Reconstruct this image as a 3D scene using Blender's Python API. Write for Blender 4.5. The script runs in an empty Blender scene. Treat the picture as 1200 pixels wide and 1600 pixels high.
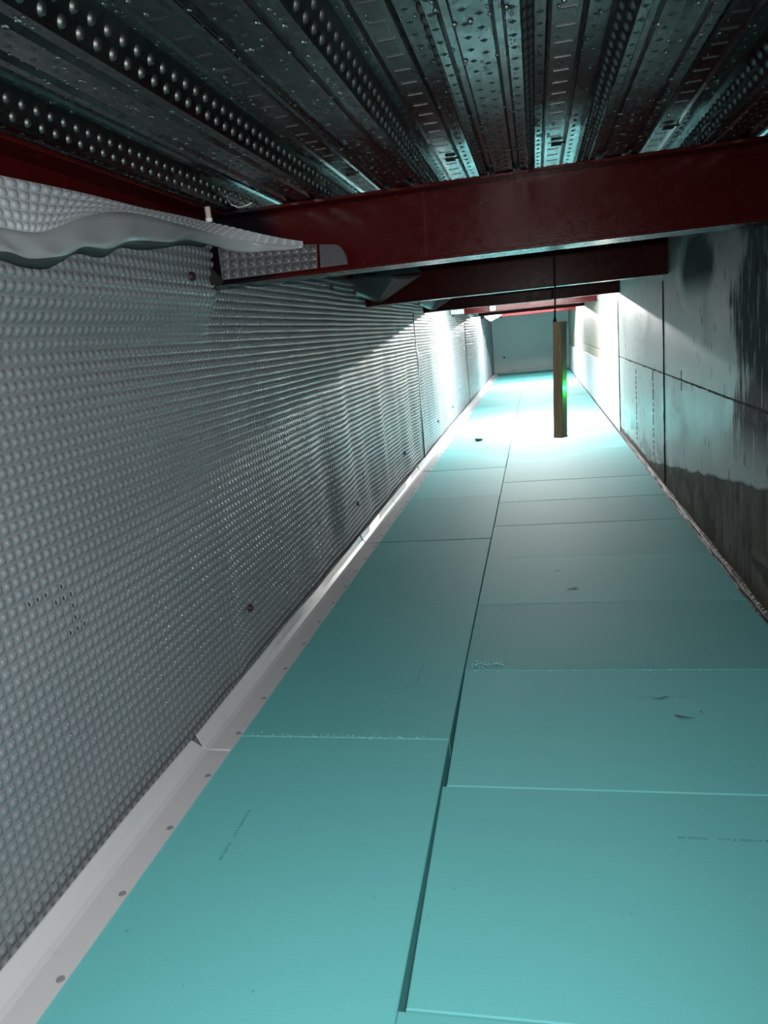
import bpy, bmesh, math, random
import numpy as np
from mathutils import Matrix, Vector

S = 1.045                      # metres per layout unit (camera height above the floor)
sc = bpy.context.scene
COL = sc.collection
random.seed(7)
rng = np.random.default_rng(7)

# ------------------------------------------------------------------ camera
cam_d = bpy.data.cameras.new('camera')
cam = bpy.data.objects.new('camera', cam_d)
COL.objects.link(cam)
sc.camera = cam
cam_d.sensor_fit = 'HORIZONTAL'
cam_d.sensor_width = 36.0
cam_d.lens = 1164.0 / 1200.0 * 36.0
cam_d.clip_start = 0.02
R = ((0.97657596, -0.04730745, -0.20990808),
     (0.1929222, -0.23951781, 0.95153152),
     (-0.09529125, -0.96973874, -0.22478068))      # columns: image right, image down, forward
m = Matrix.Identity(4)
for i in range(3):
    m[i][0] = R[i][0]; m[i][1] = -R[i][1]; m[i][2] = -R[i][2]
m[2][3] = S
cam.matrix_world = m

# ------------------------------------------------------------------ world, light, exposure
w = bpy.data.worlds.new('world'); sc.world = w
w.use_nodes = True
w.node_tree.nodes['Background'].inputs[0].default_value = (0, 0, 0, 1)
w.node_tree.nodes['Background'].inputs[1].default_value = 0
TORCH_POWER = 124.0
LAMP_STRENGTH = 1080.0
tl = bpy.data.lights.new('phone_torch', 'SPOT')
tl.energy = TORCH_POWER
tl.spot_size = math.radians(124); tl.spot_blend = 1.0
tl.shadow_soft_size = 0.012
tl.color = (1.0, 0.985, 0.96)
torch = bpy.data.objects.new('phone_torch', tl); COL.objects.link(torch)
Rm = Matrix(R)
aim = (Rm @ Vector((440 - 600, 1120 - 800, 1164))).normalized()      # the LED beam points a little below and left of the lens axis
tm = aim.to_track_quat('-Z', 'Y').to_matrix().to_4x4()
tm.translation = Vector((0.035, -0.01, S + 0.03))
torch.matrix_world = tm
sc.view_settings.view_transform = 'Standard'
sc.view_settings.look = 'None'
sc.view_settings.gamma = 1.0
sc.view_settings.use_curve_mapping = False
sc.view_settings.exposure = 0.0
sc.cycles.max_bounces = 10
sc.cycles.diffuse_bounces = 6
sc.cycles.sample_clamp_indirect = 6.0

# ------------------------------------------------------------------ helpers: nodes
class NT:
    def __init__(s, name):
        s.mat = bpy.data.materials.new(name); s.mat.use_nodes = True
        s.t = s.mat.node_tree; s.b = s.t.nodes['Principled BSDF']
    def n(s, typ, **kw):
        nd = s.t.nodes.new('ShaderNode' + typ)
        for k, v in kw.items():
            if k.startswith('i_'):
                key = k[2:]; key = int(key) if key.isdigit() else key.replace('_', ' ')
                s.put(nd.inputs[key], v)
            else: setattr(nd, k, v)
        return nd
    def put(s, sock, v):
        if isinstance(v, bpy.types.NodeSocket): s.t.links.new(v, sock)
        elif isinstance(v, bpy.types.Node): s.t.links.new(v.outputs[0], sock)
        else:
            if isinstance(v, tuple) and len(v) == 3 and sock.type == 'RGBA': v = v + (1,)
            sock.default_value = v
    def set(s, **kw):
        for k, v in kw.items(): s.put(s.b.inputs[k.replace('_', ' ')], v)
        return s
    def pos(s): return s.n('NewGeometry').outputs['Position']
    def scale(s, v, sx, sy, sz, off=(0, 0, 0)):
        nd = s.n('Mapping'); s.put(nd.inputs['Vector'], v)
        nd.inputs['Scale'].default_value = (sx, sy, sz); nd.inputs['Location'].default_value = off
        return nd.outputs[0]
    def noise(s, v, sc_, det=4, rough=0.55, dist=0.0):
        nd = s.n('TexNoise'); s.put(nd.inputs['Vector'], v)
        nd.inputs['Scale'].default_value = sc_; nd.inputs['Detail'].default_value = det
        nd.inputs['Roughness'].default_value = rough; nd.inputs['Distortion'].default_value = dist
        return nd.outputs['Fac']
    def ramp(s, f, a, b, lo=0.0, hi=1.0):
        nd = s.n('MapRange'); s.put(nd.inputs[0], f)
        nd.inputs[1].default_value = a; nd.inputs[2].default_value = b
        nd.inputs[3].default_value = lo; nd.inputs[4].default_value = hi
        nd.clamp = True
        return nd.outputs[0]
    def math(s, op, a, b=0.0):
        nd = s.n('Math', operation=op); s.put(nd.inputs[0], a); s.put(nd.inputs[1], b)
        return nd.outputs[0]
    def mix(s, f, a, b):
        nd = s.n('Mix', data_type='RGBA')
        s.put(nd.inputs[0], f); s.put(nd.inputs[6], a); s.put(nd.inputs[7], b)
        return nd.outputs[2]
    def bump(s, h, strength=0.3, dist=0.002):
        nd = s.n('Bump'); s.put(nd.inputs['Height'], h)
        nd.inputs['Strength'].default_value = strength; nd.inputs['Distance'].default_value = dist
        s.t.links.new(nd.outputs[0], s.b.inputs['Normal'])
    def sep(s, v):
        nd = s.n('SeparateXYZ'); s.put(nd.inputs[0], v)
        return nd.outputs

MAT = {}
def simple(name, col, rough=0.5, metal=0.0, spec=0.5):
    t = NT(name); t.set(Base_Color=col, Roughness=rough, Metallic=metal)
    t.b.inputs['Specular IOR Level'].default_value = spec
    MAT[name] = t.mat
    return t

# teal extruded polystyrene
t = NT('teal_foam'); p = t.pos()
oi = t.n('ObjectInfo')
big = t.noise(p, 2.2, 3)
c = t.mix(big, (0.108, 0.405, 0.42), (0.13, 0.45, 0.46))
hs = t.n('HueSaturation'); t.put(hs.inputs['Color'], c)
t.put(hs.inputs['Value'], t.ramp(oi.outputs['Random'], 0, 1, 0.88, 1.1))
specks = t.ramp(t.noise(p, 55, 2, 0.5), 0.745, 0.76)
c = t.mix(t.math('MULTIPLY', specks, 0.35), hs.outputs[0], (0.05, 0.2, 0.2))
scuff = t.ramp(t.noise(t.scale(p, 3, 14, 3), 3.0, 6, 0.7), 0.66, 0.75)
c = t.mix(t.math('MULTIPLY', scuff, 0.18), c, (0.3, 0.55, 0.53))
t.set(Base_Color=c, Roughness=0.64)
t.b.inputs['Specular IOR Level'].default_value = 0.16
t.bump(t.math('ADD', t.noise(p, 240, 3), t.math('MULTIPLY', t.noise(p, 30, 3), 0.8)), 0.35, 0.0012)
MAT['teal_foam'] = t.mat
simple('ink', (0.02, 0.12, 0.14), 0.6)
simple('scuff_dark', (0.03, 0.12, 0.12), 0.7)
simple('foam_chip', (0.22, 0.52, 0.50), 0.7)

# grey polyethylene membrane
t = NT('membrane_plastic'); p = t.pos()
f = t.noise(p, 3.0, 4)
c = t.mix(f, (0.14, 0.159, 0.175), (0.185, 0.204, 0.22))
t.set(Base_Color=c, Roughness=t.ramp(t.noise(p, 14, 3), 0.3, 0.7, 0.27, 0.4))
t.b.inputs['Specular IOR Level'].default_value = 0.55
MAT['membrane_plastic'] = t.mat
t = NT('membrane_flat'); p = t.pos()
c = t.mix(t.noise(p, 12, 4), (0.25, 0.275, 0.285), (0.31, 0.33, 0.34))
t.set(Base_Color=c, Roughness=0.35)
t.bump(t.noise(p, 25, 2), 0.2, 0.004)
MAT['membrane_flat'] = t.mat
t = NT('membrane_pale'); p = t.pos()  # lighter membrane copy; the flap's torch light is put into its colour
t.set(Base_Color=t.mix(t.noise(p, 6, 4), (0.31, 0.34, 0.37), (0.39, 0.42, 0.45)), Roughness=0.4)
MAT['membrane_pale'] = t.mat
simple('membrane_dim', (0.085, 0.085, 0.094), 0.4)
simple('membrane_charcoal', (0.065, 0.078, 0.08), 0.45)  # darker membrane copy with shade in its colour, for the rear collars
simple('membrane_back', (0.028, 0.04, 0.038), 0.6)  # near-black colour for painted shade at the lap and under the flap
# white plastic trim strip
t = NT('white_strip'); p = t.pos()
c = t.mix(t.ramp(t.noise(p, 9, 5, 0.7), 0.62, 0.8), (0.5, 0.51, 0.53), (0.4, 0.4, 0.39))
t.set(Base_Color=c, Roughness=0.22)
t.b.inputs['Specular IOR Level'].default_value = 0.6
MAT['white_strip'] = t.mat
simple('grey_plug', (0.22, 0.22, 0.23), 0.5)
simple('dark_plug', (0.025, 0.008, 0.009), 0.5)

# galvanised deck
t = NT('galvanised'); p = t.pos()
sp = t.n('TexVoronoi'); t.put(sp.inputs['Vector'], p); sp.inputs['Scale'].default_value = 55
g = t.n('RGBToBW'); t.put(g.inputs[0], sp.outputs['Color'])
c = t.mix(g.outputs[0], (0.15, 0.165, 0.168), (0.24, 0.26, 0.262))
grime = t.ramp(t.noise(t.scale(p, 7, 1.2, 7), 2.0, 6, 0.65), 0.45, 0.75)
c = t.mix(grime, c, (0.085, 0.092, 0.094))
rough = t.ramp(t.noise(t.scale(p, 9, 1.5, 9), 3.0, 5, 0.6), 0.3, 0.7, 0.2, 0.36)
t.set(Base_Color=c, Metallic=1.0, Roughness=rough)
wv = t.n('TexWave'); t.put(wv.inputs['Vector'], p); wv.bands_direction = 'Y'
wv.inputs['Scale'].default_value = 7.6; wv.inputs['Distortion'].default_value = 1.2; wv.inputs['Detail'].default_value = 1
dd = t.noise(t.scale(p, 60, 26, 60), 1.0, 2)
t.bump(t.math('ADD', dd, t.math('MULTIPLY', t.noise(p, 9, 2), 1.5)), 0.22, 0.004)
MAT['galvanised'] = t.mat
simple('galvanised_boss', (0.15, 0.162, 0.162), 0.48, 1.0)

# red oxide primer on steel
t = NT('red_oxide'); p = t.pos()
n1 = t.noise(p, 6, 5, 0.65)
c = t.mix(n1, (0.040, 0.0026, 0.003), (0.060, 0.0042, 0.0047))
streak = t.ramp(t.noise(t.scale(p, 22, 22, 1.2), 1.0, 4, 0.6), 0.63, 0.72)
c = t.mix(t.math('MULTIPLY', streak, 0.2), c, (0.16, 0.07, 0.075))
spk = t.ramp(t.noise(p, 130, 2, 0.6), 0.69, 0.73)
c = t.mix(t.math('MULTIPLY', spk, 0.3), c, (0.22, 0.14, 0.14))
X, Y, Z = t.sep(p)      # left end of the first beam is tinted blue-black
pm = t.ramp(t.math('ADD', X, t.math('MULTIPLY', t.math('SUBTRACT', t.noise(p, 9, 4), 0.5), 0.10)), -0.69 * S, -0.75 * S)
pm = t.math('MULTIPLY', pm, t.math('MULTIPLY', t.ramp(Y, 2.066 * S, 2.07 * S), t.ramp(Y, 2.5 * S, 2.4 * S)))
c = t.mix(t.math('MULTIPLY', pm, 0.93), c, (0.003, 0.004, 0.007))
t.set(Base_Color=c, Roughness=t.ramp(t.noise(p, 30, 3), 0.3, 0.7, 0.2, 0.3))
t.b.inputs['Specular IOR Level'].default_value = 0.1
t.bump(t.noise(p, 160, 3), 0.3, 0.001)
MAT['red_oxide'] = t.mat
# darker primer copy: the second and third beams' shade in colour; unused
t = NT('dark_primer'); p = t.pos()
c = t.mix(t.noise(p, 6, 5, 0.65), (0.05, 0.016, 0.018), (0.075, 0.024, 0.026))
t.set(Base_Color=c, Roughness=0.5)
t.bump(t.noise(p, 160, 3), 0.3, 0.001)
MAT['dark_primer'] = t.mat
simple('zinc_bolt', (0.5, 0.5, 0.5), 0.35, 0.9)

# concrete of the right-hand wall: stains, tide mark, smears (marks with shapes of their own)
t = NT('stained_concrete'); p = t.pos()
X, Y, Z = t.sep(p)
n1 = t.noise(p, 2.5, 6, 0.62); n2 = t.noise(p, 14, 5, 0.6)
c = t.mix(n1, (0.25, 0.26, 0.248), (0.45, 0.452, 0.43))
c = t.mix(t.math('MULTIPLY', t.ramp(n2, 0.5, 0.75), 0.35), c, (0.22, 0.225, 0.215))
# vertical drips
drip = t.ramp(t.noise(t.scale(p, 1, 13, 1.0), 1.6, 5, 0.65), 0.54, 0.68)
# broad dark smear high up and near (around Y 2.6 m)
d1 = t.math('SUBTRACT', Y, 2.63 * S)
d1 = t.math('ADD', d1, t.math('MULTIPLY', t.math('SUBTRACT', t.noise(p, 3.0, 4), 0.5), 0.8))
d1 = t.math('ADD', d1, t.math('MULTIPLY', t.math('SUBTRACT', t.noise(t.scale(p, 1, 20, 2.0), 1.5, 6, 0.75), 0.5), 0.9))
m1 = t.ramp(t.math('ABSOLUTE', d1), 0.34, 0.20)
m1 = t.math('MULTIPLY', m1, t.ramp(t.noise(t.scale(p, 1, 16, 3), 1.5, 6, 0.7), 0.28, 0.46))
m1 = t.math('MULTIPLY', m1, t.ramp(Z, 0.42 * S, 0.60 * S))
c = t.mix(t.math('MULTIPLY', m1, 0.9), c, (0.035, 0.04, 0.04))
# rounded dark patch under the first beam, end of the second
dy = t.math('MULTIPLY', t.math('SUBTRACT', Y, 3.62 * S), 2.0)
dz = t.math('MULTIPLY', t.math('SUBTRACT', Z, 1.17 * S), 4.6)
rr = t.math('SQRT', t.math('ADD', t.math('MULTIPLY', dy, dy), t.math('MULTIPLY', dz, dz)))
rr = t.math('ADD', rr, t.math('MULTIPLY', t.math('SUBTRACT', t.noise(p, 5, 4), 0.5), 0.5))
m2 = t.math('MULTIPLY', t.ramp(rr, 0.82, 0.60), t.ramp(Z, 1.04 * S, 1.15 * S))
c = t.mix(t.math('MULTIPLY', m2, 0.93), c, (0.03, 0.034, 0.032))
m2b = t.math('MULTIPLY', t.ramp(t.math('ABSOLUTE', t.math('SUBTRACT', rr, 0.92)), 0.14, 0.02), t.ramp(Y, 3.6 * S, 3.9 * S))
c = t.mix(t.math('MULTIPLY', m2b, 0.5), c, (0.6, 0.62, 0.6))
c = t.mix(t.math('MULTIPLY', t.math('MULTIPLY', drip, t.ramp(Z, 1.0, 0.66)), 0.35), c, (0.12, 0.125, 0.12))
# tide line: higher towards the camera
tide = t.ramp(Y, 2.4 * S, 5.1 * S, 0.435 * S, 0.05 * S)
tide = t.math('ADD', tide, t.math('MULTIPLY', t.math('SUBTRACT', t.noise(t.scale(p, 1, 3, 0.2), 1.5, 4), 0.5), 0.07))
below = t.math('SUBTRACT', tide, Z)
mb = t.ramp(below, -0.004, 0.006)
dirty = t.mix(t.ramp(t.noise(t.scale(p, 2, 14, 2.2), 1.6, 6, 0.7), .35, .65), (0.022, 0.021, 0.018), (0.19, 0.18, 0.15))
c = t.mix(t.math('MULTIPLY', mb, 0.93), c, dirty)
ml = t.ramp(t.math('ABSOLUTE', below), 0.011, 0.003)
c = t.mix(t.math('MULTIPLY', ml, 0.7), c, (0.02, 0.02, 0.018))
blob = t.ramp(t.noise(t.scale(p, 1, 1.0, 2.0), 2.6, 4, 0.5, 0.8), 0.5, 0.54)
mlow = t.math('MULTIPLY', t.ramp(Z, 0.26, 0.16), blob)
c = t.mix(t.math('MULTIPLY', mlow, 0.8), c, (0.05, 0.046, 0.038))
# small black pits
vor = t.n('TexVoronoi'); cb_ = t.n('CombineXYZ'); t.put(cb_.inputs[0], Y); t.put(cb_.inputs[1], t.math('MULTIPLY', Z, 0.5)); vor.voronoi_dimensions = '2D'; t.put(vor.inputs['Vector'], cb_); vor.inputs['Scale'].default_value = 12
pit = t.math('MULTIPLY', t.ramp(vor.outputs['Distance'], 0.17, 0.12), t.ramp(t.noise(p, 4.0, 2), 0.53, 0.57))
c = t.mix(t.math('MULTIPLY', pit, 0.8), c, (0.03, 0.03, 0.03))
# ochre streaks on the far stretch
och = t.math('MULTIPLY', t.ramp(Y, 6.86 * S, 6.95 * S), t.ramp(t.noise(t.scale(p, 1, 2.2, 0.25), 1.4, 4, 0.6), 0.42, 0.56))
c = t.mix(t.math('MULTIPLY', och, 0.65), c, (0.5, 0.37, 0.2))
# rusty brown foot of the wall
ft = t.math('MULTIPLY', t.ramp(t.math('ADD', Z, t.math('MULTIPLY', n2, 0.06)), 0.11, 0.05), 0.8)
c = t.mix(ft, c, (0.075, 0.045, 0.03))
dull = t.math('MAXIMUM', t.math('MAXIMUM', mb, m1), m2)
t.set(Base_Color=c, Roughness=t.math('ADD', t.ramp(n1, 0.3, 0.7, 0.33, 0.5), t.math('MULTIPLY', dull, 0.35)))
t.put(t.b.inputs['Specular IOR Level'], t.ramp(dull, 0, 1, 0.5, 0.08))
t.bump(t.math('ADD', n2, t.math('MULTIPLY', t.noise(p, 60, 4), 0.4)), 0.3, 0.003)
MAT['stained_concrete'] = t.mat
t = NT('plain_concrete'); p = t.pos()
t.set(Base_Color=t.mix(t.noise(p, 4, 5), (0.25, 0.25, 0.24), (0.34, 0.34, 0.33)), Roughness=0.8)
MAT['plain_concrete'] = t.mat
t = NT('far_wall_grey'); p = t.pos()
t.set(Base_Color=t.mix(t.noise(p, 1.5, 4), (0.6, 0.66, 0.66), (0.68, 0.73, 0.73)), Roughness=0.6)
MAT['far_wall_grey'] = t.mat
simple('white_sheet', (0.78, 0.79, 0.79), 0.45)
t = NT('bitumen'); p = t.pos()
c = t.mix(t.ramp(t.noise(p, 40, 4, 0.7), 0.5, 0.7), (0.004, 0.0035, 0.003), (0.016, 0.011, 0.009))
t.set(Base_Color=c, Roughness=0.55); t.b.inputs['Specular IOR Level'].default_value = 0.08; t.bump(t.noise(p, 70, 4), 0.5, 0.004)
MAT['bitumen'] = t.mat
t = NT('brown_housing'); p = t.pos()
t.set(Base_Color=t.mix(t.ramp(t.noise(t.scale(p, 10, 10, 1.5), 3, 5, 0.6), 0.35, 0.7), (0.42, 0.30, 0.18), (0.6, 0.46, 0.30)), Roughness=0.35)
MAT['brown_housing'] = t.mat
t = NT('frosted_diffuser')
tr = t.n('BsdfTranslucent'); tr.inputs[0].default_value = (0.55, 0.6, 0.58, 1)
mx = t.n('MixShader'); mx.inputs[0].default_value = 0.35
t.set(Base_Color=(0.33, 0.35, 0.34), Roughness=0.3)
t.t.links.new(t.b.outputs[0], mx.inputs[1]); t.t.links.new(tr.outputs[0], mx.inputs[2])
t.t.links.new(mx.outputs[0], t.t.nodes['Material Output'].inputs[0])
MAT['frosted_diffuser'] = t.mat
def emit(name, col, strength):
    t = simple(name, col, 0.5)
    t.b.inputs['Emission Color'].default_value = col + (1,)
    t.b.inputs['Emission Strength'].default_value = strength
emit('green_led', (0.02, 1.0, 0.12), 260.0)
emit('lit_tube', (1.0, 0.985, 0.96), LAMP_STRENGTH)
simple('black_cable', (0.02, 0.02, 0.02), 0.5)
simple('white_metal', (0.7, 0.7, 0.7), 0.4)
simple('cream_plastic', (0.8, 0.72, 0.55), 0.5)
simple('dark_rubber', (0.03, 0.06, 0.06), 0.6)
simple('pale_pipe', (0.55, 0.45, 0.42), 0.4)
t = NT('water'); t.set(Base_Color=(1, 1, 1), Roughness=0.0, IOR=1.33)
t.b.inputs['Transmission Weight'].default_value = 1.0
MAT['water'] = t.mat
simple('dark_grout', (0.035, 0.037, 0.035), 0.8, 0.0, 0.1)
simple('black_void', (0.006, 0.006, 0.006), 0.9)

# ------------------------------------------------------------------ helpers: meshes (layout units in, metres out)
def mesh_obj(name, verts, faces, mat, parent=None, smooth=False):
    me = bpy.data.meshes.new(name)
    me.from_pydata([(v[0] * S, v[1] * S, v[2] * S) for v in verts], [], faces)
    me.update()
    if smooth:
        me.polygons.foreach_set('use_smooth', [True] * len(me.polygons))
    me.materials.append(MAT[mat])
    o = bpy.data.objects.new(name, me); COL.objects.link(o)
    if parent is not None: o.parent = parent
    return o

def np_obj(name, V, F, mat, parent=None, smooth=True):
    """V (n,3) array, F list of arrays of faces (each (k,3) or (k,4))."""
    me = bpy.data.meshes.new(name)
    V = np.ascontiguousarray(V * S, dtype=np.float32)
    me.vertices.add(len(V)); me.vertices.foreach_set('co', V.ravel())
    loops = np.concatenate([f.ravel() for f in F]).astype(np.int32)
    tot = np.concatenate([np.full(len(f), f.shape[1], dtype=np.int32) for f in F])
    start = np.concatenate([[0], np.cumsum(tot)[:-1]]).astype(np.int32)
    me.loops.add(len(loops)); me.loops.foreach_set('vertex_index', loops)
    me.polygons.add(len(tot)); me.polygons.foreach_set('loop_start', start)
    me.polygons.foreach_set('loop_total', tot)
    me.polygons.foreach_set('use_smooth', np.full(len(tot), smooth, dtype=bool))
    me.update(calc_edges=True); me.validate()
    me.materials.append(MAT[mat])
    o = bpy.data.objects.new(name, me); COL.objects.link(o)
    if parent is not None: o.parent = parent
    return o

class MB:
    def __init__(s): s.v = []; s.f = []
    def add(s, vs, fs):
        o = len(s.v); s.v += [tuple(v) for v in vs]; s.f += [tuple(i + o for i in f) for f in fs]
    def box(s, x0, x1, y0, y1, z0, z1, ch=0.0, M=None):
        """box, all twelve edges optionally chamfered"""
        if ch <= 0:
            vs = [(x, y, z) for z in (z0, z1) for y in (y0, y1) for x in (x0, x1)]
            fs = [(0, 2, 3, 1), (4, 5, 7, 6), (0, 1, 5, 4), (2, 6, 7, 3), (0, 4, 6, 2), (1, 3, 7, 5)]
        else:
            bm = bmesh.new(); bmesh.ops.create_cube(bm, size=1)
            for v in bm.verts:
                v.co.x = x0 + (v.co.x + .5) * (x1 - x0); v.co.y = y0 + (v.co.y + .5) * (y1 - y0); v.co.z = z0 + (v.co.z + .5) * (z1 - z0)
            bmesh.ops.bevel(bm, geom=list(bm.edges), offset=ch, segments=1, affect='EDGES')
            bm.verts.index_update()
            vs = [tuple(v.co) for v in bm.verts]; fs = [tuple(v.index for v in f.verts) for f in bm.faces]; bm.free()
        if M is not None: vs = [tuple(M @ Vector(v)) for v in vs]
        s.add(vs, fs); return s
    def cyl(s, p0, p1, r0, r1=None, n=12, cap=True):
        r1 = r0 if r1 is None else r1
        p0 = Vector(p0); p1 = Vector(p1); d = (p1 - p0).normalized()
        a = d.orthogonal().normalized(); b = d.cross(a)
        vs = []
        for p, r in ((p0, r0), (p1, r1)):
            for k in range(n):
                q = 2 * math.pi * k / n; vs.append(p + a * (r * math.cos(q)) + b * (r * math.sin(q)))
        fs = [(k, (k + 1) % n, n + (k + 1) % n, n + k) for k in range(n)]
        if cap: fs += [tuple(range(n - 1, -1, -1)), tuple(range(n, 2 * n))]
        s.add(vs, fs); return s
    def tube(s, pts, r, n=8):
        for a, b in zip(pts[:-1], pts[1:]): s.cyl(a, b, r, n=n)
        return s
    def prism(s, poly, axis, a, b):
        """extrude a 2-D polygon along axis 'x','y' or 'z' from a to b"""
        n = len(poly); vs = []
        for q in (a, b):
            for u, v in poly:
                vs.append({'x': (q, u, v), 'y': (u, q, v), 'z': (u, v, q)}[axis])
        fs = [(k, (k + 1) % n, n + (k + 1) % n, n + k) for k in range(n)] + [tuple(range(n - 1, -1, -1)), tuple(range(n, 2 * n))]
        s.add(vs, fs); return s
    def build(s, name, mat, parent=None, smooth=False):
        return mesh_obj(name, s.v, s.f, mat, parent, smooth)

def tag(o, label=None, cat=None, group=None, kind=None):
    if label: o['label'] = label
    if cat: o['category'] = cat
    if group: o['group'] = group
    if kind: o['kind'] = kind
    return o
def empty(name, loc):
    o = bpy.data.objects.new(name, None); COL.objects.link(o)
    o.location = Vector(loc) * S; o.empty_display_size = 0.1
    return o
def child(o, parent):
    """parent without moving it (meshes are written in world coordinates)"""
    o.parent = parent
    o.matrix_parent_inverse = Matrix.Translation(parent.location).inverted()
    return o

# dimpled sheet: one cell per dimple, position given by fn(s, t) -> points, outward unit normal
def dimple_sheet(name, fn, s0, s1, t0, t1, pitch, mat, parent=None, r0=0.0080, r1=0.0044, h=0.0044, detail=8, keep=None):
    ns = max(1, int(round((s1 - s0) / pitch))); nt = max(1, int(round((t1 - t0) / pitch)))
    ds = (s1 - s0) / ns; dt = (t1 - t0) / nt
    cs = s0 + (np.arange(ns) + .5) * ds; ct = t0 + (np.arange(nt) + .5) * dt
    Sg, Tg = np.meshgrid(cs, ct, indexing='ij'); Sg = Sg.ravel(); Tg = Tg.ravel()
    if keep is not None:
        k = keep(Sg, Tg); Sg = Sg[k]; Tg = Tg[k]
    N = len(Sg)
    loc = [(-ds / 2, -dt / 2, 0), (ds / 2, -dt / 2, 0), (ds / 2, dt / 2, 0), (-ds / 2, dt / 2, 0)]
    n = detail
    if n == 8:
        ang = [math.radians(22.5 + 45 * k) for k in range(8)]
        rings = ((r0, 0.0), ((r0 + r1) / 2 + 0.0006, h * 0.72), (r1 * 0.78, h * 0.97))
    else:
        ang = [math.radians(45 + 90 * k) for k in range(4)]
        rings = ((r0 * 1.05, 0.0), (r1 * 1.05, h))
    for r, z in rings:
        loc += [(r * math.cos(a), r * math.sin(a), z) for a in ang]
    base = 4; q = []; tr = []
    # corners: 0 (-,-) 1 (+,-) 2 (+,+) 3 (-,+)
    if n == 8:   # octagon verts: 0,1 upper right; 2,3 upper left; 4,5 lower left; 6,7 lower right
        o = lambda k: base + k % 8
        q += [(2, 3, o(2), o(1)), (3, 0, o(4), o(3)), (0, 1, o(6), o(5)), (1, 2, o(0), o(7))]
        tr += [(2, o(1), o(0)), (3, o(3), o(2)), (0, o(5), o(4)), (1, o(7), o(6))]
    else:
        o = lambda k: base + k % 4       # 0 (+,+) 1 (-,+) 2 (-,-) 3 (+,-)
        q += [(2, 3, o(1), o(0)), (3, 0, o(2), o(1)), (0, 1, o(3), o(2)), (1, 2, o(0), o(3))]
    for j in range(len(rings) - 1):
        a = base + j * n; b = a + n
        for k in range(n): q.append((a + k, a + (k + 1) % n, b + (k + 1) % n, b + k))
    top = base + (len(rings) - 1) * n
    if n == 8:
        loc.append((0, 0, h)); c0 = len(loc) - 1
        for k in range(8): tr.append((top + k, top + (k + 1) % 8, c0))
    else:
        q.append(tuple(top + k for k in range(4)))
    loc = np.array(loc); L = len(loc)
    s = (Sg[:, None] + loc[None, :, 0]).ravel(); tt = (Tg[:, None] + loc[None, :, 1]).ravel()
    hh = np.tile(loc[:, 2], N)
    P, Nn = fn(s, tt)
    V = P + Nn * hh[:, None]
    off = (np.arange(N) * L)[:, None, None]
    F = [(np.array(q)[None] + off).reshape(-1, 4)]
    if tr: F.append((np.array(tr)[None] + off).reshape(-1, 3))
    return np_obj(name, V, F, mat, parent)

# ================================================================== THE SETTING
XL, XR = -0.965, 0.70        # faces of the two side walls
ZD = 1.385                   # underside of the deck troughs
YB, YE = -2.6, 17.0          # back and far end
# --- floor: screed and loose-laid foam boards
floor = MB().box(XL - .2, XR + .2, YB, YE + .2, -0.16, -0.062).build('floor', 'plain_concrete'); tag(floor, kind='structure')

def board(x0l, x0r, x1l, x1r, y0, y1, dz=0.0, tilt=0.0, th=0.056, ch=0.0022):
    """x0l/x0r: left/right x at the near end y0; x1l/x1r: at the far end y1"""
    def ring(ins, z):
        return [(x0l + ins, y0 + ins, z), (x0r - ins, y0 + ins, z), (x1r - ins, y1 - ins, z + tilt), (x1l + ins, y1 - ins, z + tilt)]
    vs = ring(0, -th) + ring(0, -ch + dz) + ring(ch, dz)
    fs = [(3, 2, 1, 0), (8, 9, 10, 11)]
    for a in (0, 4):
        for k in range(4): fs.append((a + k, a + (k + 1) % 4, a + 4 + (k + 1) % 4, a + 4 + k))
    return mesh_obj('insulation_board', vs, fs, 'teal_foam', floor)

right_y = [-2.55, -1.97, -1.39, -0.82, -0.245, 0.33, 0.909, 1.492, 2.09, 2.645, 3.225, 3.791, 4.334]
while right_y[-1] < YE - .5: right_y.append(right_y[-1] + 0.577)
right_y[-1] = YE
left_y = [-2.11, -1.16, -0.21, 0.74, 1.69, 2.665, 3.565, 4.53]
while left_y[-1] < YE - .9: left_y.append(left_y[-1] + 0.955)
left_y.append(YE)
boards = {}
for i, (a, b) in enumerate(zip(right_y[:-1], right_y[1:])):
    g = 0.0013 + 0.0012 * random.random()
    dz = random.uniform(-.0012, .0012); ti = random.uniform(-.0015, .0015)
    xr = 0.680 + random.uniform(-.004, .004)
    xl = -0.2585 + random.uniform(-.0012, .0012); xl2 = xl
    if abs(a - 0.909) < .01: xl, xl2, dz = -0.2435, -0.2560, 0.001
    if abs(a - 1.492) < .01: xl, xl2 = -0.2470, -0.2580
    if abs(a - 0.33) < .01: xl, xl2, dz = -0.2555, -0.2555, 0.0
    boards['r%.2f' % a] = board(xl, xr, xl2, xr, a + g, b - g, dz, ti)
for i, (a, b) in enumerate(zip(left_y[:-1], left_y[1:])):
    g = 0.0013 + 0.001 * random.random()
    dz = random.uniform(-.001, .001); ti = random.uniform(-.0012, .0012)
    xr = -0.2615 + random.uniform(-.002, .002); xr2 = xr
    if abs(a - 0.74) < .01: xr, xr2 = -0.2550, -0.2625
    boards['l%.2f' % a] = board(-0.90, xr, -0.90, xr2, a + g, b - g, dz, ti)

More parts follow.
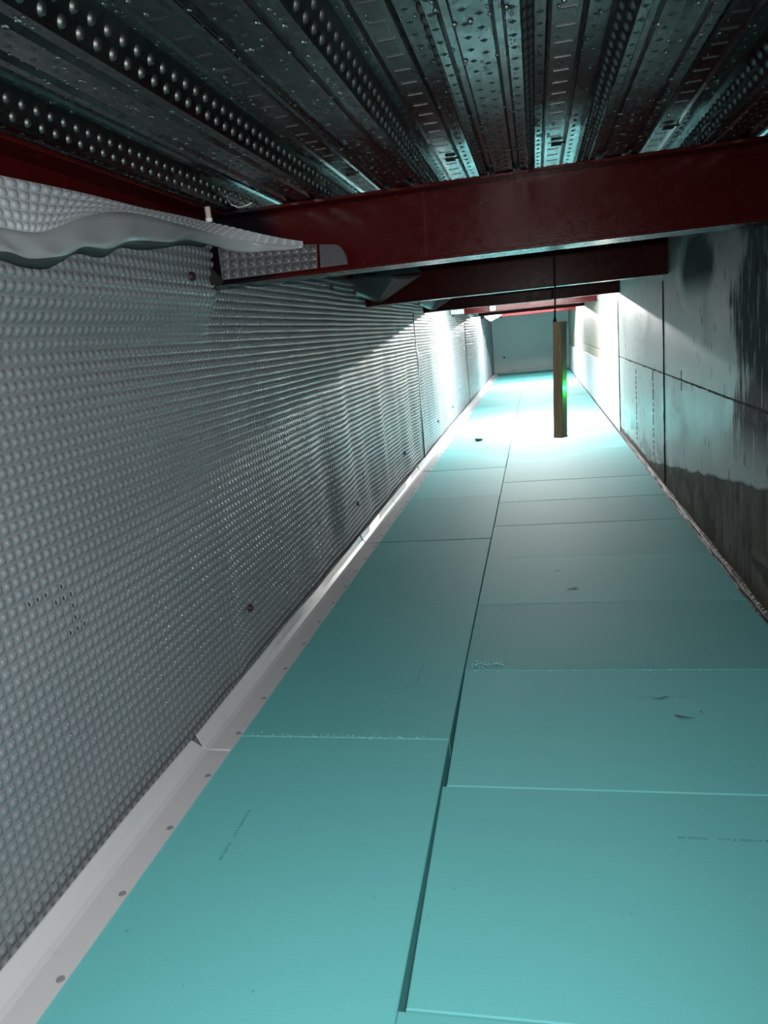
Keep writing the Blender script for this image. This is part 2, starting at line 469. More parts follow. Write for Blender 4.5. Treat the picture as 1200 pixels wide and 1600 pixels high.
# printing and scuffs on the boards
def print_line(text, key, x, y, rot, size, z=0.0016):
    cu = bpy.data.curves.new('printed_mark', 'FONT'); cu.body = text; cu.size = size * S
    cu.space_character = 1.25
    o = bpy.data.objects.new('printed_mark_tmp', cu); COL.objects.link(o)
    bpy.context.view_layer.update()
    dg = bpy.context.evaluated_depsgraph_get()
    me = bpy.data.meshes.new_from_object(o.evaluated_get(dg))
    bpy.data.objects.remove(o)
    me.transform(Matrix.Translation((x * S, y * S, z * S)) @ Matrix.Rotation(rot, 4, 'Z'))
    me.materials.clear(); me.materials.append(MAT['ink'])
    q = bpy.data.objects.new('printed_mark', me); COL.objects.link(q); q.parent = boards[key]
    q['label'] = 'small dark printed batch line'
P2 = math.pi / 2
print_line('BM 300750', 'l0.74', -0.676, 1.212, P2, 0.0095)
print_line('L317 A 0000219 B', 'l0.74', -0.676, 1.285, P2, 0.0095)
print_line('BM 300750', 'r0.91', 0.225, 1.338, 0, 0.0095, 0.003)
print_line('L317 A 0000219 B', 'r0.91', 0.298, 1.338, 0, 0.0095, 0.003)
print_line('BM 300750  L317 A 0000219', 'l1.69', -0.39, 2.003, P2, 0.0085)
print_line('BM 300750   L317 A 0000219', 'r2.09', 0.200, 2.222, math.pi, 0.0085)
print_line('BM 300750   L317 A 0000219', 'r1.49', 0.225, 1.918, 0, 0.0085)
print_line('BM 300750  L317 A 0000219', 'l2.67', -0.48, 2.9, P2, 0.0085)
def scuff_mark(key, pts, wds, z=0.0018, name='scuff_mark', mat='scuff_dark'):
    vs = []; n = len(pts)
    for (x, y), wd in zip(pts, wds): vs += [(x, y - wd / 2, z), (x, y + wd / 2, z)]
    fs = [(2 * k, 2 * k + 2, 2 * k + 3, 2 * k + 1) for k in range(n - 1)]
    return mesh_obj(name, vs, fs, mat, boards[key])
scuff_mark('r1.49', [(.255, 1.912), (.27, 1.910), (.285, 1.915), (.30, 1.925), (.302, 1.93)], [.002, .006, .01, .006, .001])
scuff_mark('r1.49', [(.30, 1.822), (.312, 1.817), (.325, 1.813), (.345, 1.811)], [.008, .014, .009, .002])
scuff_mark('r1.49', [(.363, 1.845), (.369, 1.842), (.371, 1.832)], [.003, .009, .002])
scuff_mark('r2.65', [(.03, 3.02), (.042, 3.018), (.05, 3.018)], [.002, .012, .004])
scuff_mark('r2.65', [(.07, 2.80), (.085, 2.795), (.10, 2.80), (.115, 2.80)], [.003, .014, .02, .004])
# crumbs of white foam where boards were trimmed
def crumbs(key, x0, x1, y, n, spread, parent=None):
    V = []; F = []
    for k in range(n):
        x = random.uniform(x0, x1); yy = y + random.gauss(0, spread); r = random.uniform(.0010, .0028)
        o = len(V)
        V += [(x - r, yy - r * .7, 0), (x + r, yy - r * .5, 0), (x + r * .6, yy + r, 0), (x - r * .7, yy + r * .6, 0), (x, yy, r * 1.3)]
        F += [(o, o + 1, o + 4), (o + 1, o + 2, o + 4), (o + 2, o + 3, o + 4), (o + 3, o, o + 4)]
    q = mesh_obj('foam_crumbs', V, F, 'foam_chip', boards[key]); q['kind'] = 'stuff'
crumbs('r2.65', -.24, -.02, 2.648, 90, .006)
crumbs('r2.09', -.24, .25, 2.637, 80, .008)
crumbs('r2.09', -.24, -.14, 2.13, 110, .016)
crumbs('r1.49', -.23, .5, 2.085, 90, .003)
crumbs('l1.69', -.80, -.30, 1.70, 120, .006)
crumbs('l0.74', -.80, -.28, 1.684, 60, .003)

# --- left wall backing and its membrane sheets
wl = MB().box(XL - .25, XL, YB, YE, -0.16, 1.46).build('wall_left', 'plain_concrete'); tag(wl, kind='structure')
XM = -0.940
def undul(y, z):
    env = np.clip((y - 2.3) / 1.2, 0, 1) * (0.35 + 0.65 * np.clip((1.15 - z) / .5, 0, 1)) * np.clip(z / .15, 0, 1)
    a = 0.0075 * np.sin(y * 7.4 + 1.1 * z + 0.6) + 0.0055 * np.sin(y * 13.1 - 2.2 * z + 1.9) + 0.0026 * np.sin(y * 23 + 3.0 * z)
    b = 0.003 * np.sin(y * 2.1 + .5) * np.clip((1.2 - z), 0, 1)
    # one vertical crease near the camera
    c = 0.008 * np.exp(-((y - 1.98 - 0.08 * z) / .05) ** 2) * np.clip((.62 - z) / .3, 0, 1)
    return env * a + b + c
def wall_fn(off=0.0, top_pull=True):
    def fn(s, t):
        x = XM + off + undul(s, t)
        if top_pull:   # the sheet is pulled out round the end of the first beam
            x = x + 0.012 * np.clip((t - 1.17) / .12, 0, 1) ** 2 * np.exp(-((s - 1.93) / .17) ** 2)
            u = np.clip((t - 1.03) / .15, 0, 1); u = u * u * (3 - 2 * u)      # and out over the foot of the edge beam
            x = x + 0.062 * u * np.clip((2.12 - s) / .06, 0, 1)
        e = 1e-3
        dx_s = (undul(s + e, t) - undul(s - e, t)) / (2 * e); dx_t = (undul(s, t + e) - undul(s, t - e)) / (2 * e)
        Nn = np.stack([np.ones_like(s), -dx_s, -dx_t], 1); Nn /= np.linalg.norm(Nn, axis=1)[:, None]
        return np.stack([x, s, t], 1), Nn
    return fn
BEAMS = [2.07, 4.33, 6.68, 9.0, 11.3, 13.6, 15.9]
BW = 0.135; ZB = 1.192; ZT = 1.383
def keep_fn(s, t):
    k = np.ones_like(s, dtype=bool)
    for b in BEAMS: k &= ~((s > b - (.012 if b < 3 else .03)) & (s < b + BW + .03) & (t > ZB - .012))
    return k
PIT = 0.0245
sheet1 = empty('drainage_membrane', (XM, 2.6, 0.01))
tag(sheet1, 'nearest grey dimpled plastic membrane sheet covering the left wall', 'membrane', 'dimpled membrane sheets on the left wall')
child(dimple_sheet('sheet', wall_fn(), -0.7, 5.99, 0.012, 1.31, PIT, 'membrane_plastic', keep=keep_fn), sheet1)
sheet2 = empty('drainage_membrane', (XM, 8.2, 0.01))
tag(sheet2, 'brightly lit dimpled membrane sheet past the dark vertical lap on left wall', 'membrane', 'dimpled membrane sheets on the left wall')
child(dimple_sheet('sheet', wall_fn(-.004, False), 5.93, 10.6, 0.012, 1.31, PIT, 'membrane_plastic', detail=4, keep=keep_fn), sheet2)
sheet3 = empty('drainage_membrane', (XM, 13.8, 0.01))
tag(sheet3, 'farthest dimpled membrane sheet on left wall next to the grey end wall', 'membrane', 'dimpled membrane sheets on the left wall')
child(dimple_sheet('sheet', wall_fn(0.004, False), 10.56, YE, 0.012, 1.31, PIT * 1.5, 'membrane_plastic', detail=4, r0=.0135, r1=.008, keep=keep_fn), sheet3)
# lifted edge of the first sheet at the lap
lv = []; lf = []
for k in range(27):
    z = 0.02 + k * (1.17 - 0.02) / 26
    bulge = 0.006 + 0.016 * math.exp(-((z - .78) / .12) ** 2) + 0.004 * math.sin(z * 17)
    lv += [(XM + 0.004, 5.965, z), (XM + 0.004 + bulge, 6.005 + 0.006 * math.sin(z * 9), z)]
for k in range(26): lf.append((2 * k, 2 * k + 1, 2 * k + 3, 2 * k + 2))
q = mesh_obj('lap_edge', lv, lf, 'membrane_flat', None, True); child(q, sheet1)
sol = q.modifiers.new('thick', 'SOLIDIFY'); sol.thickness = 0.0015
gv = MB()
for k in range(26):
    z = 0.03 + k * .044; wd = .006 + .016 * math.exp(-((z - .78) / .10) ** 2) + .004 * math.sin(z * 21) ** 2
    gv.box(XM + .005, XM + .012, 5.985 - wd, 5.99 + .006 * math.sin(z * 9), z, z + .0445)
child(gv.build('lap_gap', 'membrane_back'), sheet1)  # dark strip standing in for the shadow of the lifted edge
for (y, z) in ((1.90, 1.207), (2.123, .203), (3.614, .197), (3.56, 1.262), (5.115, .21), (0.55, .2), (0.55, 1.2)):
    xx = XM + float(undul(np.array([y]), np.array([z]))[0]) + .003
    if z > 1.2 and y < 2.1: xx += 0.066
    mb = MB().cyl((xx, y, z), (xx + .009, y, z), .0125, .0105, 14); mb.cyl((xx + .009, y, z), (xx + .0095, y, z), .0105, .004, 14)
    child(mb.build('fixing_plug', 'dark_plug'), sheet1)
for (sh, y, z) in ((sheet2, 7.0, .2), (sheet2, 8.3, .2), (sheet3, 12.2, .2), (sheet3, 15.4, .3)):
    mb = MB().cyl((XM, y, z), (XM + .012, y, z), .0125, .0105, 12); child(mb.build('fixing_plug', 'dark_plug'), sh)
# torn dimples: little dark slits on the near side of some dimples
slits = MB()
for k, (y, z) in enumerate(((1.146, .5945), (1.172, .5785), (1.196, .589), (1.221, .571), (1.245, .578), (1.245, .553), (1.270, .562), (1.270, .538), (1.27, .512), (1.245, .50), (1.27, .49), (1.296, .501))):
    kk = round((y + .7) / (6.69 / 273) - .5); yy = -0.7 + (kk + .5) * 6.69 / 273
    jj = round((z - .012) / (1.298 / 53) - .5); zz = .012 + (jj + .5) * 1.298 / 53
    x0 = XM + float(undul(np.array([yy]), np.array([zz]))[0]) + .0012
    slits.add([(x0, yy - .0086, zz - .0046), (x0 + .001, yy - .0094, zz), (x0, yy - .0086, zz + .0046), (x0 + .0022, yy - .0066, zz + .0035), (x0 + .0026, yy - .0068, zz), (x0 + .0022, yy - .0066, zz - .0035)],
              [(0, 1, 4, 5), (1, 2, 3, 4)])
child(slits.build('torn_slits', 'black_void'), sheet1)['kind'] = 'stuff'

# --- white corner strip along the foot of the left wall (lengths with cut ends and plugs)
trim_y = [-2.25, -0.3, 1.612, 3.54, 5.48, 7.42, 9.36, 11.3, 13.24, 15.18, YE - .02]
plug_me = None
for n_, (a, b) in enumerate(zip(trim_y[:-1], trim_y[1:])):
    prof = [(-0.8235, 0.0015), (-0.8235, 0.0050), (-0.880, 0.0075), (-0.893, 0.0115), (-0.904, 0.0230), (-0.917, 0.0430), (-0.9205, 0.0430), (-0.908, 0.0190), (-0.897, 0.0070), (-0.882, 0.0015)]
    V = []; F = []; np_ = len(prof); seg = 24
    ys = [a + .0018 + (b - a - .0036) * k / seg for k in range(seg + 1)]
    for k, y in enumerate(ys):
        e = 0.0
        d0 = min(y - a, b - y)
        for j, (x, z) in enumerate(prof):
            notch = 0.03 if (j in (5, 6) and k in (0, seg)) else (0.012 if (j in (4, 7) and k in (0, seg)) else 0)   # the upstand is snipped at the ends
            yy = y + (notch * .45 if k == 0 else -notch * .45 if k == seg else 0)
            wob = (0.0035 * math.sin(y * 5.3 + n_) + .002 * math.sin(y * 11)) * (j in (5, 6))
            V.append((x + wob * .4, yy, z + wob))
    for k in range(seg):
        for j in range(np_):
            F.append((k * np_ + j, k * np_ + (j + 1) % np_, (k + 1) * np_ + (j + 1) % np_, (k + 1) * np_ + j))
    F += [tuple(range(np_)), tuple(range(seg * np_ + np_ - 1, seg * np_ - 1, -1))]
    st = mesh_obj('trim_%d' % (n_ + 1), V, F, 'white_strip'); tag(st, kind='structure')
    if n_ >= 1:   # the lapped welded bead at the near end
        bead = MB().box(-0.884, -0.8225, a - .0028, a + .0028, .0055, .0098, .001).build('joint_bead', 'white_strip', st)
    y = 0.901 + 0.1983 * math.ceil((a + .03 - 0.901) / 0.1983)
    while y < min(b - .02, 12.5):
        if y > -0.5:
            if plug_me is None:
                o = MB().cyl((0, 0, 0), (0, 0, .0022), .0078, .0070, 12).build('fixing_plug', 'grey_plug'); plug_me = o.data
            else:
                o = bpy.data.objects.new('fixing_plug', plug_me); COL.objects.link(o)
            o.location = Vector((-0.8335, y, 0.0050)) * S; o.parent = st
        y += 0.1983

# --- right wall: cast concrete panels with open joints over a dark core
wr = MB().box(XR + .012, XR + .25, YB, YE, -0.16, 1.46).build('wall_right', 'plain_concrete'); tag(wr, kind='structure')
py = [YB, -0.2, 2.15, 4.50, 6.86, 9.2, 11.55, 13.9, YE]
for a, b in zip(py[:-1], py[1:]):
    for z0, z1 in ((-0.06, 0.662), (0.662, 1.45)):
        MB().box(XR, XR + .012, a + .004, b - .004, z0 + .004, z1 - .004).build('concrete_panel', 'stained_concrete', wr)
for y, z0, z1 in ((4.93, .12, .67), (5.75, .1, .62), (3.98, .61, .71)):       # short form-work ridges beside the joint
    mb = MB()
    for k in range(14):
        za = z0 + (z1 - z0) * k / 14; zb = za + (z1 - z0) / 14 * random.uniform(.4, 1)
        mb.box(XR - .0025, XR + .002, y - .003 + random.uniform(-.002, .002), y + .004, za, zb)
    mb.build('formwork_ridge', 'dark_grout', wr)
for y, z0, z1 in ((4.50, .03, 1.165), (6.862, .02, 1.18)):     # thin fins of grout standing in the upright joints
    mb = MB(); z = z0
    while z < z1:
        l = random.uniform(.02, .06); mb.box(XR - random.uniform(.0045, .007), XR + .004, y - .004, y + .004, z, min(z + l, z1)); z += l
    mb.build('joint_fin', 'dark_grout', wr)
for zc in (.662,):                                           # crusty lip along the horizontal joint, near part
    mb = MB(); y = 1.4
    while y < 6.4:
        l = random.uniform(.02, .07); mb.box(XR - random.uniform(.001, .005), XR + .002, y, y + l, zc - random.uniform(.002, .006), zc + random.uniform(.001, .004)); y += l * random.uniform(.9, 1.3)
    mb.build('joint_crust', 'dark_grout', wr)
# white boarding on the far stretch of the right wall
for k, (a, b) in enumerate(((6.88, 9.2), (9.2, 11.5), (11.5, 13.8), (13.8, YE))):
    o = MB().box(XR - .008, XR - .0005, a + .003, b - .003, 0.0, .555 - .012 * k, .002).build('wall_board', 'white_sheet')
    tag(o, ['first white board at the foot of the lit right wall, beyond the ochre stain', 'second white board along the foot of the far right wall', 'third white board along the foot of the far right wall', 'last white board on the right wall beside the grey end wall'][k], 'wall board', 'white boards along the far right wall')

# --- far end wall and back wall
we = MB().box(XL - .25, XR + .25, YE, YE + .2, -0.16, 1.46).build('wall_end', 'far_wall_grey'); tag(we, kind='structure')
for (x0, x1, z) in ((-0.93, -0.62, .035), (-0.60, 0.69, .062)):
    MB().box(x0, x1, YE - .022, YE - .001, 0.0, z, .003).build('skirting', 'white_strip', we)
for x, z in ((-.72, 1.22), (-.70, .36), (.5, .35)):
    MB().cyl((x, YE + .001, z), (x, YE - .012, z), .022, .018, 12).build('fixing_plug', 'dark_plug', we)
wb = MB().box(XL - .25, XR + .25, YB - .2, YB, -0.16, 1.46).build('wall_back', 'plain_concrete'); tag(wb, kind='structure')

# --- ceiling: slab over profiled galvanised decking
ceil = MB().box(XL - .25, XR + .25, YB, YE, 1.452, 1.60).build('ceiling', 'plain_concrete'); tag(ceil, kind='structure')
PD = 0.267; DZ = 0.056
def deck_profile(k):
    """one rib starting at the left edge of its trough (x, z)"""
    o = -0.115 + PD * k
    pr = [(0, 0), (.013, 0), (.018, .008), (.027, .008), (.032, 0), (.078, 0), (.083, .008), (.092, .008), (.097, 0), (.115, 0),
          (.136, DZ), (.152, DZ), (.156, DZ - .005), (.161, DZ), (.204, DZ), (.209, DZ - .005), (.214, DZ), (.246, DZ)]
    return [(o + x, ZD + z) for x, z in pr]
DY0, DY1 = -1.6, YE
def boss(bmb, c, nrm, up, r, h, n=8):
    c = Vector(c); nrm = Vector(nrm).normalized(); up = Vector(up).normalized(); sd = nrm.cross(up)
    vs = []
    for rr, hh in ((r, 0), (r * .72, h * .75), (r * .3, h)):
        for k in range(n):
            q = 2 * math.pi * k / n
            vs.append(c + up * (rr * math.cos(q)) + sd * (rr * math.sin(q) * 0.75) + nrm * hh)
    fs = []
    for j in (0, 1):
        for k in range(n): fs.append((j * n + k, j * n + (k + 1) % n, (j + 1) * n + (k + 1) % n, (j + 1) * n + k))
    fs.append(tuple(2 * n + k for k in range(n)))
    bmb.add(vs, fs)
ribs = list(range(-4, 4))
sheets = [(-4, -3, -2), (-1, 0, 1), (2, 3)]
for sh in sheets:
    pr = []
    for k in sh: pr += deck_profile(k)
    o = -0.115 + PD * (sh[-1] + 1)
    pr += [(o, ZD), (o + .010, ZD - .0015)] if sh[-1] < 3 else [(o - .001, ZD)]
    pr = [(max(XL + .0, min(XR + .01, x)), z) for x, z in pr]
    V = []; F = []; n = len(pr)
    ycuts = [DY0, BEAMS[0] - .05, BEAMS[0] + BW / 2, BEAMS[1], BEAMS[2], DY1]
    for y in ycuts: V += [(x, y, z) for x, z in pr]
    for j in range(len(ycuts) - 1):
        for k in range(n - 1): F.append((j * n + k, j * n + k + 1, (j + 1) * n + k + 1, (j + 1) * n + k))
    d = mesh_obj('deck_sheet', V, F, 'galvanised', ceil)
    em = MB(); bars = MB()
    for k in sh:
        o = -0.115 + PD * k
        for side in (0, 1):
            # web from (0|.115, 0) to (-.021|.136, DZ)
            xb, xt = (o + .115, o + .136) if side == 0 else (o, o - .021)
            if xb < -.90 or xb > .70: continue
            nx = 1 if side == 0 else -1
            nrm = (nx * DZ, 0, -.021) if True else None
            upv = (xt - xb, 0, DZ)
            for row, f in ((0, .26), (1, .64)):
                y = -0.3 + row * .01875
                while y < 4.2:
                    c = (xb + (xt - xb) * f, y, ZD + DZ * f)
                    boss(em, c, nrm, upv, .0092, .0052)
                    y += 0.0375
        y = -0.3
        xc = o + .1825
        if -.9 < xc < .7:
            while y < 4.2:
                bars.box(xc - .014, xc + .014, y - .0022, y + .0022, ZD + DZ - .0014, ZD + DZ + .001)
                y += 0.0705
        # small pressed pips in the trough and beside the bars
        for xo, zz, st in ((.007, 0, .047), (.045, 0, .047), (.065, 0, .047), (.105, 0, .047), (.144, DZ, .047), (.226, DZ, .047)):
            if not -.9 < o + xo < .69: continue
            y = 0.1 + .02 * (xo > .05)
            while y < 3.0:
                em.add([(o + xo - .006, y, ZD + zz), (o + xo + .006, y, ZD + zz), (o + xo, y + .009, ZD + zz), (o + xo, y - .003, ZD + zz), (o + xo, y + .001, ZD + zz - .0022)],
                       [(0, 4, 2), (2, 4, 1), (1, 4, 3), (3, 4, 0)])
                y += st
    e = em.build('pressed_bosses', 'galvanised_boss', d, True); e['kind'] = 'stuff'
    e = bars.build('pressed_bars', 'galvanised_boss', d); e['kind'] = 'stuff'
    for k in sh:     # fixing slot in each crest just before the first beam
        xc = -0.115 + PD * k + .1825 + .006
        if -.8 < xc < .65:
            mb = MB().box(xc - .0125, xc + .0125, 2.075, 2.098, ZD + DZ - .0085, ZD + DZ - .004)
            mb.box(xc + .010, xc + .024, 2.079, 2.083, ZD + DZ - .007, ZD + DZ - .003)
            mb.build('fixing_slot', 'black_void', d)
# condensation on the deck
def drops(name, pts, label):
    V = []; F = []
    n = 6
    ph = [(2 * math.pi * k / n) for k in range(n)]
    for (x, y, z, r) in pts:
        o = len(V)
        for rr, hh in ((1, 0), (.95, .45), (.6, .85)):
            V += [(x + r * rr * math.cos(q), y + r * rr * math.sin(q), z - r * hh * .8) for q in ph]
        V.append((x, y, z - r * .85)); V.append((x, y, z))
        for j in (0, 1):
            for k in range(n): F.append((o + j * n + k, o + (j + 1) * n + k, o + (j + 1) * n + (k + 1) % n, o + j * n + (k + 1) % n))
        for k in range(n):
            F.append((o + 2 * n + k, o + 3 * n, o + 2 * n + (k + 1) % n)); F.append((o + (k + 1) % n, o + 3 * n + 1, o + k))
    ob = mesh_obj(name, V, F, 'water', None, True); tag(ob, label, 'water drops', kind='stuff')
pts = []
for k in range(2600):
    rib = random.choice(ribs); o = -0.115 + PD * rib
    if random.random() < .55:
        xo = random.choice((.013, .032, .078, .097, .055, .1)) + random.gauss(0, .004); z = ZD - .0002
        if .016 < xo < .029 or .081 < xo < .094: z = ZD + .0075
        xo = min(max(xo, .002), .113)
    else:
        xo = random.choice((.152, .212, .17, .235, .142)) + random.gauss(0, .004); z = ZD + DZ - .0006
        xo = min(max(xo, .139), .243)
    x = o + xo
    if not -.82 < x < .68: continue
    y = random.uniform(.4, 2.04)
    pts.append((x, y, z, random.choice((.0013, .0016, .002, .0024, .003, .0042))))
drops('condensation_drops', pts, 'tiny clear water drops beaded under the metal deck')

# ================================================================== STEEL
def ibeam(name, y0, mat, label, x0=XL, x1=XR, group='steel cross beams'):
    e = empty(name, ((x0 + x1) / 2, y0 + BW / 2, ZB)); tag(e, label, 'beam', group)
    tf = 0.0085; yc = y0 + BW / 2; tw = .006
    child(MB().box(x0, x1, yc - tw / 2, yc + tw / 2, ZB + tf, ZT - tf).build('web', mat), e)
    child(MB().box(x0, x1, y0, y0 + BW, ZT - tf, ZT, .0012).build('top_flange', mat), e)
    child(MB().box(x0, x1, y0, y0 + BW, ZB, ZB + tf, .0012).build('bottom_flange', mat), e)
    return e, yc
labels = ['nearest deep red steel beam crossing the whole frame under the deck',
          'second steel cross beam, dark, with two bolts at the right wall',
          'third steel cross beam, dark and thin, just above the bright area',
          'bright red lit cross beam carrying the cream junction box',
          'thin black cross beam below the bright red one, deep in passage',
          'thin pinkish red cross beam just above the grey end wall',
          'last cross beam, hidden high against the grey end wall']
mats = ['red_oxide'] * 7
for k, y0 in enumerate(BEAMS[:6]):
    e, yc = ibeam('steel_beam', y0, mats[k], labels[k])
    if k in (0, 1, 2):
        pl = child(MB().box(XR - .012, XR, y0 + .004, y0 + BW - .004, ZB + .01, ZT - .01, .001).build('end_plate', mats[k]), e)
        child(MB().box(XR - .20, XR - .012, yc - .010, yc - .003, ZB + .03, ZT - .03, .001).build('fin_plate', mats[k]), e)
        for z in (ZB + .07, ZB + .125):
            mb = MB().cyl((XR - .045, yc - .010, z), (XR - .045, yc - .019, z), .0095, n=6)
            mb.cyl((XR - .045, yc - .019, z), (XR - .045, yc - .024, z), .005, n=8)
            child(mb.build('bolt', 'red_oxide'), e)
    if k in (3, 4, 5):
        for z in (ZB + .03,):
            for xx in (XR - .05, XR - .11):
                child(MB().cyl((xx, yc - .003, z), (xx, yc - .014, z), .009, n=6).build('bolt', 'red_oxide'), e)
# edge beam along the left wall
eb = empty('edge_beam', (-.89, .8, ZB)); tag(eb, 'deep red steel edge beam running along the top of left wall', 'beam')
child(MB().box(-.825 - BW, -.825, DY0, BEAMS[0] - .006, ZT - .0085, ZT, .0012).build('top_flange', 'red_oxide'), eb)
child(MB().box(-.897, -.891, DY0, BEAMS[0] - .006, ZB + .0115, ZT - .0085).build('web', 'red_oxide'), eb)
child(MB().box(-.930, -.8975, DY0, BEAMS[0] - .10, ZB + .0115, ZB + .02, .0012).build('bottom_flange', 'red_oxide'), eb)

# ================================================================== MEMBRANE FLAP AND COLLARS
def catmull(pts, n):
    pts = [np.array(p, float) for p in pts]; P = [2 * pts[0] - pts[1]] + pts + [2 * pts[-1] - pts[-2]]
    out = []
    m_ = len(pts) - 1
    for q in np.linspace(0, m_ - 1e-9, n):
        i = int(q); u = q - i
        a, b, c, d = P[i:i + 4]
        out.append(.5 * (2 * b + (c - a) * u + (2 * a - 5 * b + 4 * c - d) * u ** 2 + (3 * b - a - 3 * c + d) * u ** 3))
    return np.array(out)
class Strip:
    """smooth surface between two 3-D polylines, parameter s by length along, t across"""
    def __init__(s, a, b, n=400, bow=0.0):
        A = catmull(a, n); B = catmull(b, n)
        M = (A + B) / 2
        l = np.concatenate([[0], np.cumsum(np.linalg.norm(np.diff(M, axis=0), axis=1))])
        s.len = l[-1]; s.l = l; s.A = A; s.B = B; s.bow = bow
    def pt(s, u, v):
        a = np.stack([np.interp(u, s.l, s.A[:, k]) for k in range(3)], 1)
        b = np.stack([np.interp(u, s.l, s.B[:, k]) for k in range(3)], 1)
        return a * (1 - v)[:, None] + b * v[:, None]
    def __call__(s, u, v):
        e = 2e-3
        p = s.pt(u, v); du = s.pt(u + e, v) - s.pt(u - e, v); dv = s.pt(u, v + .02) - s.pt(u, v - .02)
        n = np.cross(du, dv); n /= np.maximum(np.linalg.norm(n, axis=1), 1e-9)[:, None]
        if s.bow: p = p + n * (s.bow * np.sin(np.pi * np.clip(v, 0, 1)))[:, None]
        return p, n
def dimple_strip(name, st, u0, u1, width, mat, parent, flip=False, **kw):
    sg = -1 if flip else 1
    def fn(s, t):
        p, n = st(s, t / width); return p, n * sg
    o = dimple_sheet(name, fn, u0, u1, 0, width, PIT, mat, **kw)
    return child(o, parent)
def plain_strip(name, st, u0, u1, n, mat, parent, nv=4, thick=0.0018):
    us = np.linspace(u0, u1, n); V = []; F = []
    for j in range(nv + 1):
        p, nn = st(us, np.full(n, j / nv)); V += [tuple(q) for q in p]
    for j in range(nv):
        for k in range(n - 1): F.append((j * n + k, j * n + k + 1, (j + 1) * n + k + 1, (j + 1) * n + k))
    o = mesh_obj(name, V, F, mat, None, True)
    sm = o.modifiers.new('thick', 'SOLIDIFY'); sm.thickness = thick * S; sm.offset = 0
    return child(o, parent)
top = [(-.835, -.7, 1.30), (-.832, .3, 1.305), (-.83, 1.0, 1.31), (-.83, 1.15, 1.315), (-.83, 1.4, 1.326), (-.83, 1.66, 1.332), (-.825, 1.87, 1.338), (-.805, 1.99, 1.338), (-.74, 2.043, 1.318), (-.66, 2.053, 1.293), (-.605, 2.056, 1.279)]
mid = [(-.855, -.7, 1.25), (-.852, .3, 1.25), (-.85, 1.0, 1.243), (-.85, 1.155, 1.238), (-.845, 1.26, 1.243), (-.845, 1.41, 1.289), (-.842, 1.59, 1.318), (-.83, 1.85, 1.318), (-.81, 1.965, 1.310), (-.74, 2.038, 1.292), (-.66, 2.052, 1.276), (-.605, 2.056, 1.268)]
low = [(-.865, -.7, 1.21), (-.86, .3, 1.205), (-.858, 1.0, 1.200), (-.862, 1.10, 1.198), (-.856, 1.17, 1.202), (-.862, 1.23, 1.197), (-.855, 1.29, 1.203), (-.86, 1.35, 1.214), (-.855, 1.40, 1.232), (-.862, 1.50, 1.238), (-.855, 1.57, 1.258), (-.86, 1.66, 1.270), (-.852, 1.76, 1.276), (-.85, 1.88, 1.292), (-.825, 1.98, 1.284), (-.80, 2.02, 1.272), (-.755, 2.045, 1.266), (-.70, 2.05, 1.265), (-.66, 2.053, 1.262), (-.605, 2.057, 1.262)]
flap = empty('membrane_flap', (-.86, .9, 1.2))
tag(flap, 'loose top edge of dimpled membrane folded over below the red edge beam', 'membrane')
def nearer(pts, f):      # the loose edge hangs a little off the wall sheet
    out = []
    for x, y, z in pts:
        g = f + (1 - f) * min(max((y - 1.75) / .25, 0), 1)
        out.append((x * g, y * g if y > 0 else y, 1 + (z - 1) * g))
    return out
mid = nearer(mid, .975); low = nearer(low, .955)
sA = Strip(top, mid); sB = Strip(mid, low)
def keep_flap(s, t): return np.ones_like(s, dtype=bool)
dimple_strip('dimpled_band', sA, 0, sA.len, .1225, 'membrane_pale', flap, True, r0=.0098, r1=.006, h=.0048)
plain_strip('plain_border', sB, 0, sB.len, 260, 'membrane_flat', flap)
und = []
for x, y, z in low:
    k_ = 1.0 if 1.05 < y < 1.95 else .35
    und.append((x - .020, y + .004, z - .0115 * k_ * (1 + .35 * math.sin(y * 37))))
plain_strip('turned_under_edge', Strip(low, und), 0, Strip(low, und).len * .9, 230, 'membrane_back', flap, 2, .0012)  # added dark strip, paints the shade below the loose flap edge
# collar strips round the first beam
col1 = empty('membrane_collar', (-.7, 2.05, 1.2))
tag(col1, 'dimpled membrane collar lapping onto the left end of nearest red beam', 'membrane', 'membrane collars on the cross beams')
cb = [(-.848, 2.050, 1.204), (-.83, 2.053, 1.204), (-.75, 2.058, 1.2045), (-.65, 2.060, 1.205), (-.56, 2.062, 1.206), (-.49, 2.063, 1.207)]
ct_ = [(-.848, 2.050, 1.288), (-.825, 2.053, 1.285), (-.75, 2.060, 1.278), (-.65, 2.068, 1.275), (-.56, 2.076, 1.268), (-.515, 2.078, 1.262)]
sC = Strip(cb, ct_)
dimple_strip('dimpled_part', sC, 0.0, sC.len - .07, .0735, 'membrane_dim', col1, False)
# plain cut end with a rounded corner
pv = [(-.565, 2.0625, 1.206), (-.488, 2.0635, 1.207), (-.490, 2.065, 1.228), (-.499, 2.069, 1.247), (-.507, 2.075, 1.257), (-.52, 2.076, 1.263), (-.565, 2.076, 1.268)]
q = mesh_obj('plain_end', pv, [tuple(range(7))], 'membrane_dim'); sm = q.modifiers.new('thick', 'SOLIDIFY'); sm.thickness = .002; child(q, col1)
